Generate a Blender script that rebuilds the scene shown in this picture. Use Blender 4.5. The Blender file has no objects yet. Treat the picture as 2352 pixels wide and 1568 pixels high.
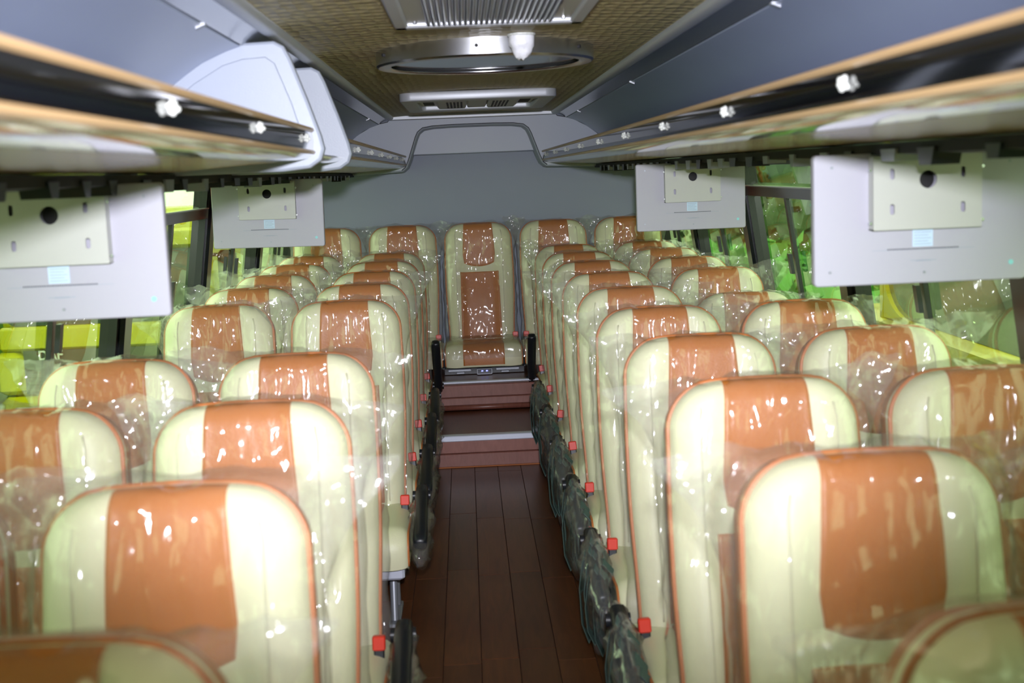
import bpy, math, random
from mathutils import Vector, Matrix, noise

SC = bpy.context.scene
COL = SC.collection
EYE = 1.55                                   # camera height above the aisle floor

# ------------------------------------------------------------------ camera
FPX = 2890.0
VPX, VPY, ROLL = 1066.0, 398.0, 0.045        # where the bus axis vanishes in the 2352x1568 frame, and the roll
d = Vector((VPX - 1176, 784 - VPY, -FPX)).normalized()
r = Vector((math.cos(ROLL), math.sin(ROLL), 0))
r.z = -(d.x * r.x + d.y * r.y) / d.z
r.normalize()
u = r.cross(d)
w2c = Matrix((r, d, u)).transposed()
c2w = w2c.transposed()
cam = bpy.data.cameras.new('camera')
cam.sensor_width = 36.0
cam.lens = FPX / 2352 * 36.0
cam.clip_start = 0.02
cam.dof.use_dof = True
cam.dof.focus_distance = 6.3
cam.dof.aperture_fstop = 4.5
camo = bpy.data.objects.new('camera', cam)
COL.objects.link(camo)
camo.matrix_world = Matrix.Translation((-0.07, 0, EYE)) @ c2w.to_4x4()
SC.camera = camo

# ------------------------------------------------------------------ world, flash, exposure
world = bpy.data.worlds.new('world')
SC.world = world
world.use_nodes = True
bgn = world.node_tree.nodes['Background']
bgn.inputs['Color'].default_value = (0.93, 0.97, 1.0, 1)
bgn.inputs['Strength'].default_value = 3.7
fl = bpy.data.lights.new('camera_flash', 'SPOT')     # the photographer's flash on top of the camera
fl.energy = 700
fl.color = (0.90, 0.90, 1.0)
fl.spot_size = math.radians(59)
fl.spot_blend = 1.0
fl.shadow_soft_size = 0.03
flo = bpy.data.objects.new('camera_flash', fl)
COL.objects.link(flo)
flo.matrix_world = Matrix.Translation((-0.045, -0.03, EYE + 0.165)) @ Matrix.Rotation(math.radians(87.5), 4, 'X')
SC.view_settings.view_transform = 'Standard'
SC.view_settings.look = 'None'
SC.view_settings.exposure = -0.06
SC.view_settings.gamma = 1.0
SC.view_settings.use_curve_mapping = False
SC.cycles.transparent_max_bounces = 14
SC.cycles.max_bounces = 4
SC.cycles.diffuse_bounces = 3
SC.cycles.glossy_bounces = 3
SC.cycles.adaptive_threshold = 0.1

# ------------------------------------------------------------------ materials
MAT = {}
def mat(name, col, rough=0.5, metal=0.0, bump=0.0, bscale=40.0, var=0.0, vscale=6.0, coat=0.0, spec=0.5, emit=None, estr=0.0):
    m = bpy.data.materials.new(name)
    m.use_nodes = True
    nt = m.node_tree
    b = nt.nodes['Principled BSDF']
    b.inputs['Base Color'].default_value = (*col, 1)
    b.inputs['Roughness'].default_value = rough
    b.inputs['Metallic'].default_value = metal
    b.inputs['Specular IOR Level'].default_value = spec
    b.inputs['Coat Weight'].default_value = coat
    b.inputs['Coat Roughness'].default_value = 0.08
    if emit:
        b.inputs['Emission Color'].default_value = (*emit, 1)
        b.inputs['Emission Strength'].default_value = estr
    tc = nt.nodes.new('ShaderNodeTexCoord')
    if bump:
        n = nt.nodes.new('ShaderNodeTexNoise')
        n.inputs['Scale'].default_value = bscale
        n.inputs['Detail'].default_value = 4
        bp = nt.nodes.new('ShaderNodeBump')
        bp.inputs['Strength'].default_value = bump
        bp.inputs['Distance'].default_value = 0.01
        nt.links.new(tc.outputs['Object'], n.inputs['Vector'])
        nt.links.new(n.outputs['Fac'], bp.inputs['Height'])
        nt.links.new(bp.outputs['Normal'], b.inputs['Normal'])
    if var:
        n = nt.nodes.new('ShaderNodeTexNoise')
        n.inputs['Scale'].default_value = vscale
        n.inputs['Detail'].default_value = 5
        mx = nt.nodes.new('ShaderNodeMix')
        mx.data_type = 'RGBA'
        mx.inputs[6].default_value = (*[c * (1 - var) for c in col], 1)
        mx.inputs[7].default_value = (*[min(1, c * (1 + var)) for c in col], 1)
        nt.links.new(tc.outputs['Object'], n.inputs['Vector'])
        nt.links.new(n.outputs['Fac'], mx.inputs[0])
        nt.links.new(mx.outputs[2], b.inputs['Base Color'])
    MAT[name] = m
    return m

mat('cream', (0.77, 0.76, 0.51), 0.42, bump=0.12, bscale=220)
mat('tan', (0.50, 0.165, 0.030), 0.40, bump=0.12, bscale=220, var=0.06, vscale=9)
mat('piping', (0.50, 0.16, 0.045), 0.4)
mat('seam', (0.66, 0.64, 0.45), 0.6)
mat('black_plastic', (0.012, 0.014, 0.018), 0.35)
mat('black_frame', (0.008, 0.010, 0.013), 0.28)
mat('black_gloss', (0.004, 0.004, 0.005), 0.07, coat=0.5)
mat('strap', (0.07, 0.12, 0.10), 0.6, bump=0.2, bscale=300)
mat('red', (0.75, 0.045, 0.02), 0.4)
mat('steel', (0.62, 0.63, 0.66), 0.25, metal=1.0)
mat('alu', (0.72, 0.76, 0.88), 0.35, metal=0.15)
mat('grey_metal', (0.34, 0.36, 0.40), 0.4, metal=0.5)
mat('rack_grey', (0.46, 0.52, 0.70), 0.30, metal=0.0, var=0.06, vscale=2.5)
mat('mould_grey', (0.40, 0.44, 0.52), 0.38, bump=0.05, bscale=300)
mat('rear_grey', (0.31, 0.345, 0.43), 0.55, var=0.04, vscale=3)
mat('beige_trim', (0.60, 0.40, 0.21), 0.35)
mat('beige_panel', (0.56, 0.43, 0.24), 0.26, coat=0.25)
mat('trim_silver', (0.54, 0.56, 0.60), 0.42, metal=0.3)
mat('cove_gloss', (0.30, 0.32, 0.36), 0.12, metal=0.6)
mat('monitor_white', (0.44, 0.435, 0.50), 0.42)
mat('bracket_white', (0.50, 0.51, 0.47), 0.40)
mat('label_paper', (0.55, 0.70, 0.86), 0.6)
mat('print_grey', (0.30, 0.36, 0.45), 0.7)
mat('hole_dark', (0.02, 0.02, 0.02), 0.7)
mat('teal_dot', (0.30, 0.72, 0.75), 0.4)
mat('white_plastic', (0.62, 0.64, 0.60), 0.4)
mat('foam_white', (0.85, 0.86, 0.90), 0.55, bump=0.4, bscale=40)
mat('console_grey', (0.46, 0.46, 0.42), 0.4)
mat('rib_white', (0.74, 0.78, 0.90), 0.3)
mat('hatch_glass', (0.03, 0.045, 0.06), 0.04, coat=1.0)
mat('wall_side', (0.22, 0.25, 0.28), 0.6)
mat('van_yellow', (0.92, 0.76, 0.0), 0.35, coat=0.3)
mat('yellow_paint', (0.62, 0.58, 0.0), 0.35, coat=0.5)
mat('truck_grille', (0.10, 0.11, 0.08), 0.6)
mat('truck_glass', (0.05, 0.08, 0.06), 0.04, coat=1.0)
mat('letter_grey', (0.75, 0.78, 0.75), 0.4)
mat('rubber', (0.015, 0.015, 0.015), 0.8)
mat('ground', (0.20, 0.24, 0.13), 0.9, var=0.3, vscale=1.2)
mat('leaf', (0.10, 0.34, 0.04), 0.6, var=0.5, vscale=3)
mat('pale_wall', (0.60, 0.66, 0.55), 0.8, var=0.1, vscale=1.0)
mat('blue_led', (0.1, 0.12, 0.9), 0.4, emit=(0.25, 0.28, 1.0), estr=2.5)
mat('socket_dark', (0.01, 0.01, 0.03), 0.25)

def wood(name, c1, c2, rough):
    m = bpy.data.materials.new(name)
    m.use_nodes = True
    nt = m.node_tree
    b = nt.nodes['Principled BSDF']
    b.inputs['Roughness'].default_value = rough
    tc = nt.nodes.new('ShaderNodeTexCoord')
    oi = nt.nodes.new('ShaderNodeObjectInfo')
    mp = nt.nodes.new('ShaderNodeMapping')
    mp.inputs['Scale'].default_value = (26, 2.2, 8)
    add = nt.nodes.new('ShaderNodeVectorMath'); add.operation = 'ADD'
    sc_ = nt.nodes.new('ShaderNodeVectorMath'); sc_.operation = 'SCALE'
    sc_.inputs[0].default_value = (7, 13, 5)
    nt.links.new(oi.outputs['Random'], sc_.inputs['Scale'])
    nt.links.new(tc.outputs['Object'], add.inputs[0])
    nt.links.new(sc_.outputs[0], add.inputs[1])
    nt.links.new(add.outputs[0], mp.inputs['Vector'])
    n = nt.nodes.new('ShaderNodeTexNoise')
    n.inputs['Scale'].default_value = 1.6
    n.inputs['Detail'].default_value = 6
    n.inputs['Distortion'].default_value = 1.2
    nt.links.new(mp.outputs[0], n.inputs['Vector'])
    mx = nt.nodes.new('ShaderNodeMix'); mx.data_type = 'RGBA'
    mx.inputs[6].default_value = (*c1, 1); mx.inputs[7].default_value = (*c2, 1)
    nt.links.new(n.outputs['Fac'], mx.inputs[0])
    hs = nt.nodes.new('ShaderNodeHueSaturation')
    mr = nt.nodes.new('ShaderNodeMapRange')
    mr.inputs[3].default_value = 0.85; mr.inputs[4].default_value = 1.2
    nt.links.new(oi.outputs['Random'], mr.inputs[0])
    nt.links.new(mr.outputs[0], hs.inputs['Value'])
    nt.links.new(mx.outputs[2], hs.inputs['Color'])
    nt.links.new(hs.outputs[0], b.inputs['Base Color'])
    MAT[name] = m
wood('floor_wood', (0.048, 0.015, 0.005), (0.17, 0.056, 0.020), 0.34)
wood('step_wood', (0.17, 0.055, 0.036), (0.32, 0.115, 0.080), 0.36)

def ceiling_mat():
    m = bpy.data.materials.new('ceiling_fabric')
    m.use_nodes = True
    nt = m.node_tree
    b = nt.nodes['Principled BSDF']
    b.inputs['Base Color'].default_value = (0.50, 0.42, 0.21, 1)
    b.inputs['Roughness'].default_value = 0.55
    tc = nt.nodes.new('ShaderNodeTexCoord')
    mp = nt.nodes.new('ShaderNodeMapping'); mp.inputs['Scale'].default_value = (34, 17, 1)
    mm = nt.nodes.new('ShaderNodeTexVoronoi'); mm.inputs['Scale'].default_value = 1.0; mm.inputs['Randomness'].default_value = 0.35
    nt.links.new(tc.outputs['Object'], mp.inputs[0]); nt.links.new(mp.outputs[0], mm.inputs['Vector'])
    bp = nt.nodes.new('ShaderNodeBump')
    bp.inputs['Strength'].default_value = 0.4; bp.inputs['Distance'].default_value = 0.02
    nt.links.new(mm.outputs[0], bp.inputs['Height'])
    nt.links.new(bp.outputs[0], b.inputs['Normal'])
    MAT['ceiling_fabric'] = m
ceiling_mat()

def thin_mat(name, tint, base_refl, graze, rough, haze, haze_col, bump):
    """clear thin sheet: transparent with a facing dependent gloss and a little haze"""
    m = bpy.data.materials.new(name)
    m.use_nodes = True
    nt = m.node_tree
    nt.nodes.clear()
    out = nt.nodes.new('ShaderNodeOutputMaterial')
    tr = nt.nodes.new('ShaderNodeBsdfTransparent'); tr.inputs[0].default_value = (*tint, 1)
    gl = nt.nodes.new('ShaderNodeBsdfGlossy'); gl.inputs['Roughness'].default_value = rough
    lw = nt.nodes.new('ShaderNodeLayerWeight'); lw.inputs['Blend'].default_value = 0.5
    pw = nt.nodes.new('ShaderNodeMath'); pw.operation = 'POWER'; pw.inputs[1].default_value = 4
    ma = nt.nodes.new('ShaderNodeMath'); ma.operation = 'MULTIPLY_ADD'
    ma.inputs[1].default_value = graze; ma.inputs[2].default_value = base_refl
    nt.links.new(lw.outputs['Facing'], pw.inputs[0]); nt.links.new(pw.outputs[0], ma.inputs[0])
    mx = nt.nodes.new('ShaderNodeMixShader')
    nt.links.new(ma.outputs[0], mx.inputs[0])
    last = tr
    if haze:
        df = nt.nodes.new('ShaderNodeBsdfDiffuse'); df.inputs[0].default_value = (*haze_col, 1)
        tl = nt.nodes.new('ShaderNodeBsdfTranslucent'); tl.inputs[0].default_value = (*haze_col, 1)
        m2 = nt.nodes.new('ShaderNodeMixShader'); m2.inputs[0].default_value = 0.35
        nt.links.new(df.outputs[0], m2.inputs[1]); nt.links.new(tl.outputs[0], m2.inputs[2])
        m1 = nt.nodes.new('ShaderNodeMixShader'); m1.inputs[0].default_value = haze
        nt.links.new(tr.outputs[0], m1.inputs[1]); nt.links.new(m2.outputs[0], m1.inputs[2])
        last = m1
    nt.links.new(last.outputs[0], mx.inputs[1]); nt.links.new(gl.outputs[0], mx.inputs[2])
    nt.links.new(mx.outputs[0], out.inputs[0])
    if bump:
        tc = nt.nodes.new('ShaderNodeTexCoord')
        mp = nt.nodes.new('ShaderNodeMapping'); mp.inputs['Scale'].default_value = (13, 13, 3.0)
        mp.inputs['Rotation'].default_value = (0, 0.25, 0)
        nt.links.new(tc.outputs['Object'], mp.inputs[0])
        sm = nt.nodes.new('ShaderNodeTexNoise'); sm.noise_type = 'RIDGED_MULTIFRACTAL'
        sm.inputs['Scale'].default_value = 1.0; sm.inputs['Detail'].default_value = 2; sm.inputs['Distortion'].default_value = 0.6
        nt.links.new(mp.outputs[0], sm.inputs['Vector'])
        bp = nt.nodes.new('ShaderNodeBump'); bp.inputs['Strength'].default_value = bump; bp.inputs['Distance'].default_value = 0.02
        nt.links.new(sm.outputs[0], bp.inputs['Height'])
        nt.links.new(bp.outputs[0], gl.inputs['Normal'])
    MAT[name] = m
thin_mat('clear_plastic', (0.99, 0.99, 0.99), 0.065, 0.55, 0.11, 0.070, (0.97, 0.96, 0.95), 0.45)
thin_mat('arm_plastic', (0.96, 0.97, 0.97), 0.12, 0.55, 0.12, 0.13, (0.85, 0.88, 0.90), 0.9)
thin_mat('window_glass', (0.79, 0.90, 0.66), 0.085, 0.60, 0.01, 0.0, (1, 1, 1), 0)

thin_mat('dark_glass', (0.46, 0.50, 0.38), 0.05, 0.4, 0.01, 0.0, (1, 1, 1), 0)

# ------------------------------------------------------------------ mesh helpers
def mesh(name, verts, faces, m, smooth=False, sharp=None):
    me = bpy.data.meshes.new(name)
    me.from_pydata([tuple(v) for v in verts], [], faces)
    me.validate()
    if m:
        me.materials.append(MAT[m])
    if smooth:
        me.polygons.foreach_set('use_smooth', [True] * len(me.polygons))
        if sharp:
            me.set_sharp_from_angle(angle=math.radians(sharp))
    me.update()
    return me

def put(name, me, parent=None, loc=None, rot=None):
    o = bpy.data.objects.new(name, me)
    COL.objects.link(o)
    if parent:
        o.parent = parent
    if loc:
        o.location = loc
    if rot:
        o.rotation_euler = rot
    return o

def thing(name, label, cat, loc=(0, 0, 0), group=None, rot=None):
    o = bpy.data.objects.new(name, None)
    o.empty_display_size = 0.05
    COL.objects.link(o)
    o.location = loc
    if rot:
        o.rotation_euler = rot
    return tag(o, label, cat, group)

def tag(o, label, cat, group=None):
    o['label'] = label
    o['category'] = cat
    if group:
        o['group'] = group
    return o

def struct(o):
    o['kind'] = 'structure'
    return o

class G:
    """a small geometry collector"""
    def __init__(s):
        s.v = []; s.f = []
    def add(s, v, f):
        n = len(s.v)
        s.v += [Vector(p) for p in v]
        s.f += [tuple(i + n for i in q) for q in f]
        return s
    def box(s, x0, x1, y0, y1, z0, z1):
        v = [(x, y, z) for z in (z0, z1) for y in (y0, y1) for x in (x0, x1)]
        return s.add(v, [(0, 2, 3, 1), (4, 5, 7, 6), (0, 1, 5, 4), (2, 6, 7, 3), (0, 4, 6, 2), (1, 3, 7, 5)])
    def rbox(s, x0, x1, y0, y1, z0, z1, b):
        """box with chamfered edges"""
        b = min(b, (x1 - x0) / 2.01, (y1 - y0) / 2.01, (z1 - z0) / 2.01)
        def ring(e, z):
            a, c, p, q = x0 + e, x1 - e, y0 + e, y1 - e
            k = b
            return [(a + k, p, z), (c - k, p, z), (c, p + k, z), (c, q - k, z), (c - k, q, z), (a + k, q, z), (a, q - k, z), (a, p + k, z)]
        return s.loft([ring(b, z0), ring(0, z0 + b), ring(0, z1 - b), ring(b, z1)], True, True)
    def loft(s, rings, cap0=False, cap1=False, closed=True):
        n = len(rings[0])
        v = [p for rg in rings for p in rg]
        f = []
        for i in range(len(rings) - 1):
            for j in range(n if closed else n - 1):
                k = (j + 1) % n
                f.append((i * n + j, i * n + k, (i + 1) * n + k, (i + 1) * n + j))
        if cap0:
            f.append(tuple(range(n - 1, -1, -1)))
        if cap1:
            b = (len(rings) - 1) * n
            f.append(tuple(range(b, b + n)))
        return s.add(v, f)
    def tube(s, pts, rad, n=8, cap=True, closed=False):
        pts = [Vector(p) for p in pts]
        rings = []
        up = Vector((0.31, 0.52, 0.79)).normalized()
        N = len(pts)
        for i, p in enumerate(pts):
            a = pts[(i - 1) % N] if closed else pts[max(0, i - 1)]
            b = pts[(i + 1) % N] if closed else pts[min(N - 1, i + 1)]
            t = (b - a).normalized()
            e1 = t.cross(up)
            if e1.length < 0.05:
                e1 = t.cross(Vector((1, 0, 0)))
            e1.normalize()
            e2 = t.cross(e1).normalized()
            rr = rad[i] if isinstance(rad, (list, tuple)) else rad
            rings.append([p + e1 * math.cos(2 * math.pi * k / n) * rr + e2 * math.sin(2 * math.pi * k / n) * rr for k in range(n)])
        if closed:
            rings.append(rings[0])
        return s.loft(rings, cap and not closed, cap and not closed)
    def cyl(s, p0, p1, rad, n=16, r2=None):
        return s.tube([p0, p1], [rad, rad if r2 is None else r2], n)
    def lathe(s, prof, c=(0, 0, 0), n=24, cap=True):
        rings = [[(c[0] + r_ * math.cos(2 * math.pi * k / n), c[1] + r_ * math.sin(2 * math.pi * k / n), c[2] + z) for k in range(n)] for r_, z in prof]
        return s.loft(rings, cap, cap)
    def ext(s, prof, y0, y1, th=0.0, closed=False):
        """profile of (x, z) points drawn out along y; th gives a sheet thickness (upwards)"""
        if th:
            prof = list(prof) + [(x, z + th) for x, z in reversed(prof)]
            closed = True
        ra = [(x, y0, z) for x, z in prof]
        rb = [(x, y1, z) for x, z in prof]
        return s.loft([ra, rb], closed, closed, closed)
    def grid(s, fn, us, vs):
        n = len(us)
        v = [fn(a, b) for b in vs for a in us]
        f = [(j * n + i, j * n + i + 1, (j + 1) * n + i + 1, (j + 1) * n + i) for j in range(len(vs) - 1) for i in range(n - 1)]
        return s.add(v, f)
    def me(s, name, m, smooth=False, sharp=None):
        return mesh(name, s.v, s.f, m, smooth, sharp)

def lin(a, b, n):
    return [a + (b - a) * i / (n - 1) for i in range(n)]

def sst(a, b, x):
    t = max(0.0, min(1.0, (x - a) / (b - a)))
    return t * t * (3 - 2 * t)

def plate(name, rings, th, m, bevel=0.0):
    """flat plate in the x-z plane (thickness along y) from an outline and holes, as one mesh"""
    cu = bpy.data.curves.new('plate_outline', 'CURVE')
    cu.dimensions = '2D'
    cu.fill_mode = 'BOTH'
    for rg in rings:
        sp = cu.splines.new('POLY')
        sp.points.add(len(rg) - 1)
        for p, (x, z) in zip(sp.points, rg):
            p.co = (x, z, 0, 1)
        sp.use_cyclic_u = True
    cu.extrude = th / 2
    cu.bevel_depth = bevel
    cu.bevel_resolution = 1
    o = bpy.data.objects.new('plate_tmp', cu)
    COL.objects.link(o)
    dg = bpy.context.evaluated_depsgraph_get()
    me = bpy.data.meshes.new_from_object(o.evaluated_get(dg))
    bpy.data.objects.remove(o)
    bpy.data.curves.remove(cu)
    me.transform(Matrix.Rotation(math.radians(90), 4, 'X'))
    me.materials.clear()
    me.materials.append(MAT[m])
    me.name = name
    return me

def text_mesh(s, size, depth, m):
    cu = bpy.data.curves.new('lettering', 'FONT')
    cu.body = s
    cu.size = size
    cu.extrude = depth
    cu.offset = size * 0.02
    cu.align_x = 'CENTER'
    o = bpy.data.objects.new('lettering_tmp', cu)
    COL.objects.link(o)
    dg = bpy.context.evaluated_depsgraph_get()
    me = bpy.data.meshes.new_from_object(o.evaluated_get(dg))
    bpy.data.objects.remove(o)
    me.transform(Matrix.Rotation(math.radians(90), 4, 'X'))
    me.materials.clear()
    me.materials.append(MAT[m])
    return me

def rrect(x0, x1, z0, z1, rad, n=5):
    pts = []
    for cx, cz, a0 in ((x1 - rad, z1 - rad, 0), (x0 + rad, z1 - rad, 90), (x0 + rad, z0 + rad, 180), (x1 - rad, z0 + rad, 270)):
        for i in range(n + 1):
            a = math.radians(a0 + 90 * i / n)
            pts.append((cx + rad * math.cos(a), cz + rad * math.sin(a)))
    return pts

def circ(cx, cz, rad, n=24):
    return [(cx + rad * math.cos(2 * math.pi * i / n), cz + rad * math.sin(2 * math.pi * i / n)) for i in range(n)]

Y0, YR = -1.9, 8.62            # front end of the saloon behind the camera, rear wall

# ------------------------------------------------------------------ floor, steps, platform
rnd = random.Random(4)
fo = struct(put('floor', G().box(-1.30, 1.30, Y0, YR, -0.06, -0.004).me('floor', 'rubber')))
PW = 0.122
cols = [-0.206 + PW * i for i in range(-3, 6)]
for ci in range(len(cols)):
    y = Y0 + rnd.uniform(0.1, 0.8)
    ys = [Y0]
    while y < 6.5:
        ys.append(y); y += rnd.uniform(0.75, 1.1)
    ys.append(6.55)
    for a, b in zip(ys[:-1], ys[1:]):
        g = G().rbox(cols[ci] + 0.0008, cols[ci] + PW - 0.0008, a + 0.001, b - 0.001, -0.004, rnd.uniform(0.0005, 0.0012), 0.0012)
        put('plank', g.me('plank', 'floor_wood'), fo)
def step(name, y0, y1, z0, z1, label, nose):
    t = thing(name, label, 'step', (0, y0, 0))
    put('tread', G().box(-0.36, 0.36, 0.014, y1 - y0, z0, z1 - 0.004).me('tread', 'floor_wood'), t)
    h = (z1 - z0 - 0.02) / 2
    for i in range(2):
        put('riser_board', G().rbox(-0.355, 0.355, 0.0, 0.016, z0 + i * h + 0.001, z0 + (i + 1) * h - 0.001, 0.004).me('riser_board', 'step_wood'), t)
    if nose == 'alu':
        put('nosing', G().rbox(-0.355, 0.355, -0.006, 0.045, z1 - 0.032, z1, 0.004).me('nosing', 'alu'), t)
    else:
        put('nosing', G().rbox(-0.355, 0.355, -0.004, 0.03, z1 - 0.012, z1, 0.003).me('nosing', 'alu'), t)
        put('foot_strip', G().tube([(-0.355, -0.006, z0 + 0.016), (0.355, -0.006, z0 + 0.016)], 0.016, 10).me('foot_strip', 'step_wood', True), t)
    put('edge_strip', G().rbox(-0.355, 0.355, -0.005, 0.0, z0 + 0.001, z0 + 0.008, 0.002).me('edge_strip', 'piping'), t)
    return t
step('aisle_step', 6.55, 7.27, 0.0, 0.175, 'lower red-brown wooden step across the aisle with broad silver nosing', 'alu')
step('aisle_step', 7.27, 7.80, 0.175, 0.345, 'upper red-brown wooden step below the rear middle seat', 'wood')
struct(put('floor_rear', G().box(-1.27, 1.27, 7.80, YR, 0.0, 0.345).me('floor_rear', 'black_plastic')))

# ------------------------------------------------------------------ side walls and windows
def wx(z):
    return 1.175 + 0.115 * max(0.0, min(1.0, (1.58 - z) / 0.78))
ZB, ZT, ZTR = 0.82, 1.565, 1.425
PILL = {1: [0.01, 1.43, 2.85, 4.27, 5.69, 7.11, 8.50], -1: [0.0, 1.40, 2.81, 4.24, 5.56, 7.00, 8.50]}
wn = 0
for s, nm in ((-1, 'left'), (1, 'right')):
    prof = [(s * 1.29, -0.06), (s * 1.29, 0.80), (s * 1.29, ZB), (s * 1.34, ZB), (s * 1.34, -0.06)]
    wl = struct(put('wall_' + nm, G().ext(prof, Y0, YR, 0, True).me('wall', 'wall_side')))
    hp = [(s * 1.182, ZT - 0.01), (s * 1.182, 1.984), (s * 1.30, 1.984), (s * 1.24, ZT - 0.01)]
    put('header', G().ext(hp, Y0, YR, 0, True).me('header', 'black_frame'), wl)
    ys = [Y0 + 0.02] + PILL[s]
    for y in ys:
        wd = 0.055
        rings = []
        for z in lin(ZB - 0.03, ZT + 0.02, 5):
            x = s * wx(z)
            rings.append([(x - s * 0.030, y - wd + 0.012, z), (x - s * 0.030, y + wd - 0.012, z), (x - s * 0.018, y + wd, z), (x + s * 0.05, y + wd, z), (x + s * 0.05, y - wd, z), (x - s * 0.018, y - wd, z)])
        put('pillar', G().loft(rings, True, True).me('pillar', 'black_frame'), wl)
    for i in range(len(ys) - 1):
        a, b = ys[i] + 0.055, ys[i + 1] - 0.055
        if b < 0.3:           # unseen panel added behind the camera to block daylight from monitors and near seats
            put('light_block_panel', G().box(min(s * 1.20, s * 1.33), max(s * 1.20, s * 1.33), a - 0.06, b + 0.01, ZB, ZT).me('light_block_panel', 'wall_side'), wl)
            continue
        wn += 1
        win = bpy.data.objects.new('window_%d' % wn, None)
        COL.objects.link(win)
        win.location = (s * 1.29, (a + b) / 2, ZB)
        struct(win)
        L = win.location
        def bar(nm_, ya, yb, za, zb, i0, i1, m='black_frame'):
            rings = []
            for z in (za, zb):
                x = s * wx(z)
                rings.append([(x - s * i0 - L.x, ya - L.y, z - L.z), (x - s * i0 - L.x, yb - L.y, z - L.z), (x + s * i1 - L.x, yb - L.y, z - L.z), (x + s * i1 - L.x, ya - L.y, z - L.z)])
            return put(nm_, G().loft(rings, True, True).me(nm_, m), win)
        bar('frame_bar', a, b, ZB - 0.005, ZB + 0.035, 0.015, 0.04)
        bar('frame_bar', a, b, ZT - 0.03, ZT, 0.015, 0.04)
        bar('frame_bar', a, a + 0.025, ZB + 0.035, ZT - 0.03, 0.012, 0.04)
        bar('frame_bar', b - 0.025, b, ZB + 0.035, ZT - 0.03, 0.012, 0.04)
        bar('transom', a + 0.025, b - 0.025, ZTR - 0.022, ZTR + 0.018, 0.022, 0.035)
        bar('transom_edge', a + 0.025, b - 0.025, ZTR + 0.018, ZTR + 0.023, 0.024, 0.0, 'trim_silver')
        m_ = a + (b - a) * 0.5
        bar('mullion', m_ - 0.016, m_ + 0.016, ZB + 0.035, ZTR - 0.022, 0.006, 0.009)
        bar('pane', a + 0.02, b - 0.02, ZTR + 0.01, ZT - 0.02, -0.010, 0.0102, 'window_glass')
        bar('pane', a + 0.02, m_, ZB + 0.03, ZTR, -0.006, 0.0062, 'window_glass')
        bar('pane', m_, b - 0.02, ZB + 0.03, ZTR, -0.016, 0.0162, 'window_glass')
        bar('latch', m_ - 0.014, m_ + 0.014, ZB + 0.28, ZB + 0.36, 0.028, -0.014, 'black_plastic')

# front end behind the camera, with the windscreen
wf = struct(put('wall_front', G().box(-1.34, 1.34, Y0 - 0.05, Y0, -0.06, 0.75).box(-1.34, 1.34, Y0 - 0.05, Y0, 1.55, 1.99).box(-1.34, -1.1, Y0 - 0.05, Y0, 0.75, 1.55).box(1.1, 1.34, Y0 - 0.05, Y0, 0.75, 1.55).me('wall_front', 'wall_side')))
put('windscreen', G().box(-1.1, 1.1, Y0 - 0.035, Y0 - 0.025, 0.75, 1.55).me('windscreen', 'dark_glass'), wf)

# ------------------------------------------------------------------ rear wall and rear moulding
rw = struct(put('wall_rear', G().box(-1.30, 1.30, YR, YR + 0.05, 0.0, 1.98).me('wall_rear', 'rear_grey')))
outer = [(0.525, 0.372), (0.545, 0.345), (0.60, 0.335), (0.66, 0.315), (0.74, 0.272), (0.80, 0.225), (0.88, 0.155), (0.96, 0.10), (0.96, 0.02)]
inner = [(0.47, 0.035), (0.445, 0.055), (0.425, 0.10), (0.40, 0.17), (0.375, 0.24), (0.358, 0.275), (0.325, 0.300), (0.26, 0.310), (0.13, 0.314)]
outl = [(x, EYE + z) for x, z in outer] + [(x, EYE + z) for x, z in inner]
outl += [(-x, z) for x, z in reversed(outl)]
mo = struct(put('trim_rear_moulding', plate('moulding', [outl], 0.36, 'mould_grey', 0.012), None, (0, 8.22 + 0.19, 0)))
put('edge_seal', G().tube([(x, -0.205, z) for x, z in outl[:9]], 0.0025, 6).tube([(x, -0.205, z) for x, z in outl[9:-9]], 0.0025, 6).tube([(x, -0.205, z) for x, z in outl[-9:]], 0.0025, 6).me('edge_seal', 'black_plastic', True), mo)
pr = [(x * 0.985, EYE + z) for x, z in inner if z > 0.13]
pr = [(0.41, EYE + 0.138)] + pr
pr += [(-x, z) for x, z in reversed(pr)]
struct(put('trim_rear_panel', plate('rear_panel', [pr], 0.03, 'mould_grey', 0.006), None, (0, 8.50, 0)))

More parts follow.
